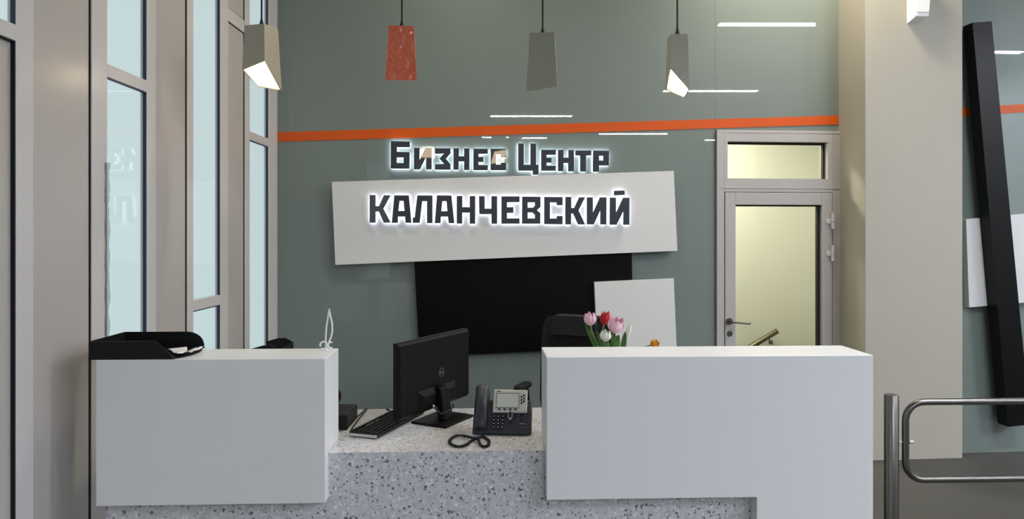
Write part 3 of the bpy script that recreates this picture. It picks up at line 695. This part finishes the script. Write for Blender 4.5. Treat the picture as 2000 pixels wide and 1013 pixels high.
MB().box((.01, .05, 0), (pw-.01, .14, .03)).hexa([(.05, .09, .02), (pw-.05, .09, .02), (pw-.05, .13, .02), (.05, .13, .02)], [(.05, .09, .12), (pw-.05, .09, .12), (pw-.05, .115, .12), (.05, .115, .12)]).build('foot', M['plastic2'], ph, bevel=.003)
slab(MB(), 0, U(300), V(320), V(170), -.03, -.004).build('cradle', M['plastic2'], ph, bevel=.006)
pn = slab(MB(), U(365), U(860), V(535), V(185), .002, .012).build('display_panel', M['silver'], ph, bevel=.003)
slab(MB(), U(408), U(742), V(470), V(242), .0122, .0135).build('display_bezel', M['plastic2'], pn)
slab(MB(), U(416), U(735), V(464), V(252), .0136, .0142).build('display', M['lcd'], pn)
slab(MB(), U(412), U(465), V(222), V(208), .0122, .0126).build('printed_mark', M['plastic2'], pn)
for x in (460, 540, 617, 695): slab(MB(), U(x-19), U(x+19), V(499), V(486), .0122, .015).build('soft_key', M['plastic'], pn)
def disc(mb, u, v, r, h0, h1, seg=12, sy=1.0, m=0):
    return mb.hexa([pp(u+r*math.cos(2*PI*i/seg), v+r*sy*math.sin(2*PI*i/seg), h0) for i in range(seg)], [pp(u+r*math.cos(2*PI*i/seg), v+r*sy*math.sin(2*PI*i/seg), h1) for i in range(seg)], m)
for x, y in ((808, 275), (772, 298), (812, 321), (775, 345), (813, 367), (778, 391)): disc(MB(), U(x), V(y), .0038, .0122, .015).build('line_button', M['plastic'], pn)
rk = MB(); disc(rk, U(620), V(575), .0098, .001, .013, 20, 1.8); rk.build('rocker_surround', M['silver'], pn)
disc(MB(), U(620), V(572), .0065, .0131, .0165, 20, 2.0).build('rocker_key', M['plastic'], pn)
for y in (582, 637, 692, 742):
    for x in (388, 450, 515):
        b_ = disc(MB(), U(x), V(y), .0062, .001, .005, 12, .75).build('key', M['plastic'], ph)
        disc(MB(), U(x+1), V(y), .0026, .0052, .0056, 8).build('key_print', M['keywhite'], b_)
for x, y, r_ in ((740, 567, .0045), (835, 567, .0045), (790, 590, .003), (740, 613, .0038), (835, 613, .003), (730, 742, .0022), (800, 742, .003), (865, 742, .0022)):
    disc(MB(), U(x), V(y), r_, .001, .004, 10, .8).build('function_key', M['logo'], ph)
slab(MB(), U(755), U(838), V(688), V(682), .001, .003).build('volume_key', M['silver'], ph)
# handset: arched bar with two bulging ends
hs = MB(); n = 16; rings = []
for i in range(n+1):
    t = i/n; v = V(785)+(V(142)-V(785))*t
    lift = .016+.016*math.sin(PI*t)+0.0; half = (.030-.004*math.sin(PI*t))*sc; tk = .019
    if i in (0, n): half *= .82; tk *= .7
    rings.append([pp(U(200)+half*math.cos(a)*(1 if abs(math.cos(a)) < .9 else 1), v, lift+tk*math.sin(a)) for a in [2*PI*k/14 for k in range(14)]])
vs = [p for r_ in rings for p in r_]
fs = [(i*14+k, i*14+(k+1) % 14, (i+1)*14+(k+1) % 14, (i+1)*14+k) for i in range(n) for k in range(14)]+[tuple(range(13, -1, -1)), tuple(n*14+k for k in range(14))]
hs.add(vs, fs).build('handset', M['plastic2'], ph, smooth=True)
disc(MB(), U(215), V(193), .0025, .040, .0425).build('indicator_light', M['keywhite'], ph)
# curly cord lying on the worktop, as a helix round a looping path
def curly(path, R_, r_, turns_per_m):
    P = []
    for i in range(len(path)-1):
        a = path[max(i-1, 0)]; b = path[i]; c = path[i+1]; d = path[min(i+2, len(path)-1)]
        for k in range(24):
            t = k/24; P.append(.5*((2*b)+(c-a)*t+(2*a-5*b+4*c-d)*t*t+(3*b-a-3*c+d)*t**3))
    P.append(path[-1]); out = []; s = 0
    cum = [0]
    for a, b in zip(P, P[1:]): cum.append(cum[-1]+(b-a).length)
    tot = cum[-1]; N_ = int(tot*turns_per_m*9); j = 0
    for i in range(N_+1):
        s = tot*i/N_
        while j < len(cum)-2 and cum[j+1] < s: j += 1
        f = (s-cum[j])/max(1e-9, cum[j+1]-cum[j]); p = P[j].lerp(P[j+1], f); t = (P[j+1]-P[j]).normalized()
        u = Vector((0, 0, 1)); u = (u-t*u.dot(t)).normalized(); v = t.cross(u); a = 2*PI*i/9
        out.append(p+(u*math.cos(a)+v*math.sin(a))*R_)
    return MB().tube(out, r_, 5)
cpts = [(941, 855), (930, 857), (920, 862), (911, 869), (899, 873), (886, 871), (878, 864), (882, 857), (894, 853.5), (908, 854.5), (922, 858), (934, 862), (938, 869), (945, 873), (954, 870), (955, 862), (949, 857), (941, 852)]
cpath = [onz(x, y-1.5, WT+.0065) for x, y in cpts]
for i in range(8, 12): cpath[i].z += .004
co = curly(cpath, .0042, .0016, 230).build('curly_cord', M['cord'], smooth=True)
co.parent = ph; co.matrix_parent_inverse = (Matrix.Translation(ph.location) @ Matrix.Rotation(ph.rotation_euler.z, 4, 'Z')).inverted()

# ---- office chair
cpos = camw((1106-1000)/F*4.15, 4.15)
ch = empty('office_chair', (cpos.x, cpos.y, 0), math.radians(-28), label='black leather high-backed office chair behind the desk', cat='chair')
def cushion(name, prof, thick, m, par, rnd=.02):
    return MB().poly([prof], -thick/2, thick/2).build(name, m, par, bevel=rnd, smooth=True, seg=4)
bw = .235
prof = [(-bw+.02, .50), (bw-.02, .50), (bw, .60), (bw-.005, .85), (bw-.02, 1.05), (bw-.05, 1.105), (bw-.10, 1.118), (-bw+.10, 1.118), (-bw+.05, 1.105), (-bw+.02, 1.05), (-bw+.005, .85), (-bw, .60)]
b_ = cushion('backrest', prof, .09, M['leather'], ch, .03); b_.location.y = .20
hp = [(-.13, 1.02), (.13, 1.02), (.145, 1.06), (.13, 1.12), (.09, 1.135), (-.09, 1.135), (-.13, 1.12), (-.145, 1.06)]
h_ = cushion('headrest', hp, .06, M['leather'], ch, .025); h_.location.y = .135; h_.location.z = -.012
lb = cushion('lumbar_pad', [(-.16, .56), (.16, .56), (.17, .98), (.15, 1.0), (-.15, 1.0), (-.17, .98)], .04, M['leather2'], ch, .015); lb.location.y = .150
MB().box((-.25, -.27, .45), (.25, .20, .55)).build('seat', M['leather'], ch, bevel=.035, seg=4)
for s in (-1, 1):
    MB().tube([(s*.29, .12, .49), (s*.30, .10, .67), (s*.30, .0, .67), (s*.29, -.04, .49)], .014, 10).build('armrest_frame', M['plastic'], ch, smooth=True)
    MB().box((s*.30-.03, -.03, .675), (s*.30+.03, .13, .712)).build('armrest', M['leather'], ch, bevel=.02, seg=4)
MB().tube([(0, 0, .1), (0, 0, .45)], .03, 16).build('gas_column', M['plastic'], ch, smooth=True)
MB().box((-.12, -.12, .42), (.12, .12, .45)).build('mechanism', M['plastic'], ch, bevel=.005)
MB().box((bw*-1-.02, .21, .80), (-bw+.02, .25, .86)).build('side_lever', M['plastic'], ch, bevel=.004)
for i in range(5):
    a = 2*PI*i/5+.3; c_, s_2 = math.cos(a), math.sin(a)
    MB().tube([(0, 0, .11), (c_*.3, s_2*.3, .075)], [.026, .016], 10).build('leg', M['plastic'], ch, smooth=True)
    MB().tube([(c_*.3-s_2*.02, s_2*.3+c_*.02, .03), (c_*.3+s_2*.02, s_2*.3-c_*.02, .03)], .03, 14).build('caster', M['plastic'], ch, smooth=True)

# ---- tulips in a vase behind the door-side counter
TZ = 3.06; vp = atd(1190, 700, TZ)
va = empty('vase', (vp.x, vp.y, WT), 0, label='clear glass vase hidden behind the door-side counter, holding the tulips', cat='vase')
MB().lathe([(.035, 0), (.042, .01), (.045, .12), (.038, .2), (.042, .245), (.039, .245), (.035, .2), (.041, .12), (.038, .014), (.002, .012)], 24).build('body', M['vase'], va, smooth=True)
vb = Vector((vp.x, vp.y, WT+.04)); neck = Vector((vp.x, vp.y, WT+.235))
def petal(mb, h, wdt, ang, openness, twist=0, tipcurl=0.):
    n, k_ = 8, 5; vs = []
    for i in range(n+1):
        t = i/n; z = h*t; rad = wdt*.5*(.12+.88*math.sin(min(1, t/.5)*PI*.5)**.75)*(1-(.38-.45*openness)*max(0, t-.5)/.5)
        ww = math.sin(PI*(t*.86+.07))**.45*wdt*.52
        if i == n: ww *= .45
        for j in range(k_):
            s = (j/(k_-1)-.5)*2; a = ang+s*ww/max(rad, .004)*.62+twist*t
            rr_ = rad*(1+.05*(1-s*s))+tipcurl*max(0, t-.75)
            vs.append((rr_*math.cos(a), rr_*math.sin(a), z-.1*h*abs(s)*(t > .7)))
    mb.add(vs, [(i*k_+j, i*k_+j+1, (i+1)*k_+j+1, (i+1)*k_+j) for i in range(n) for j in range(k_-1)])
def tulip(px, py, Z, size, wdt, tilt, m, label, openness=.2, leaves=(), head_dir=None, start=None, via=None):
    base = atd(px, py, Z)                      # bottom of the bloom
    r = empty('tulip', base, 0, label=label, cat='flower', group='tulips behind the door-side counter')
    d = Vector(tilt).normalized(); rot = Vector((0, 0, 1)).rotation_difference(d)
    for k in range(6):
        mb = MB(); inner = k % 2
        petal(mb, size*(1 if not inner else .95), wdt*(1 if not inner else .88), k*PI/3+.3+(px % 7)*.2, openness, tipcurl=.006 if not inner else 0)
        o = mb.build('petal', m, r, smooth=True); o.rotation_mode = 'QUATERNION'; o.rotation_quaternion = rot
        sm = o.modifiers.new('t', 'SOLIDIFY'); sm.thickness = .0012; sb_ = o.modifiers.new('s', 'SUBSURF'); sb_.levels = 1; sb_.render_levels = 1
    s0 = (start or vb)-base; nk = (via or neck)-base
    pts = [s0, nk, nk.lerp(-d*.03, .6)+Vector((0, 0, .005)), -d*.02, d*.002]
    MB().tube(pts, .0032, 8).build('stem', m if 0 else M['stem'], r, smooth=True)
    for (x0, y0, x1, y1, x2, y2, wl_) in leaves:
        A, B, C = [atd(x, y, Z-.01)-base for x, y in ((x0, y0), (x1, y1), (x2, y2))]
        vs = []; n = 10
        for i in range(n+1):
            t = i/n; p = A*(1-t)**2+B*2*t*(1-t)+C*t*t; tg = ((B-A)*(1-t)+(C-B)*t).normalized(); side = Vector((tg.z, 0, -tg.x)).normalized()
            ww = wl_*math.sin(PI*min(1, .12+t*.88))**.7
            vs += [p-side*ww, p+Vector((0, .006, 0)), p+side*ww]
        lo_ = MB().add(vs, [(i*3+j, i*3+j+1, (i+1)*3+j+1, (i+1)*3+j) for i in range(n) for j in range(2)]).build('leaf', M['leaf'], r, smooth=True)
        sm = lo_.modifiers.new('t', 'SOLIDIFY'); sm.thickness = .0012
    return r
tulip(1154, 636, 3.06, .060, .056, (-.12, -.1, 1), M['pink'], 'single pink tulip leaning out farthest towards the office chair', .25, leaves=((1175, 700, 1160, 668, 1142, 631, .010),))
tulip(1179, 635, 3.10, .067, .045, (.22, .0, 1), M['red'], 'deep red tulip standing tallest in the bunch', .15, leaves=((1187, 695, 1172, 665, 1166, 646, .011),))
tulip(1198, 650, 3.02, .074, .070, (.22, -.35, 1), M['pink'], 'large open pink tulip in the middle of the bunch', .35, leaves=((1203, 700, 1200, 668, 1209, 654, .018),))
tulip(1182, 667, 3.00, .052, .050, (.02, -.15, 1), M['whitep'], 'white tulip low at the front of the bunch', .2, leaves=((1180, 700, 1186, 672, 1181, 660, .017),))
tulip(1222, 664, 3.08, .078, .024, (.30, .0, 1), M['whitep'], 'slender closed white tulip beside the large pink one', .0, leaves=((1214, 698, 1219, 668, 1221, 648, .012),))
tulip(1270, 674, 3.02, .040, .040, (.8, -.4, .35), M['yellow'], 'yellow-orange tulip drooping low over the counter edge', .15, via=atd(1232, 684, 3.04))

# ---- barrier gate on the right
GZ = 3.3
gp = camw(741/F*GZ, GZ); GY = gp.y
ga = empty('barrier_post', (gp.x, gp.y, 0), 0, label='brushed steel round barrier post standing beside the white counter', cat='post')
ptop = EYE-(770-HY)/F*GZ
MB().lathe([(.0315, 0), (.0315, ptop-.003), (.029, ptop)], 32).build('post', M['steel'], ga, smooth=True)
MB().lathe([(.06, 0), (.06, .008), (.034, .012)], 32).build('floor_flange', M['steel'], ga, smooth=True)
zt_, zb_ = EYE-(785-HY)/F*GZ, EYE-(937-HY)/F*GZ; xl = gp.x+.066; xr = xl+.92; cr_ = .085; zc = EYE-(863-HY)/F*GZ
gt = empty('swing_gate', (xl, GY, 0), 0, label='brushed steel tubular swing gate loop hinged to the round post', cat='gate')
path = []
for (cx_, cz_, a0_) in ((xl+cr_, zt_-cr_, 180), (xr-cr_, zt_-cr_, 90), (xr-cr_, zb_+cr_, 0), (xl+cr_, zb_+cr_, -90)):
    for i in range(9):
        a = math.radians(a0_-i*90/8); path.append((cx_+cr_*math.cos(a)-xl, 0, cz_+cr_*math.sin(a)))
MB().tube(path, .0155, 16, closed=True).build('loop_tube', M['steel'], gt, smooth=True)
MB().tube([(-.036, 0, zc), (.03, 0, zc)], .004, 10).tube([(.018, 0, zc), (.036, 0, zc)], .0075, 12).build('hinge_pin', M['silver'], gt, smooth=True)
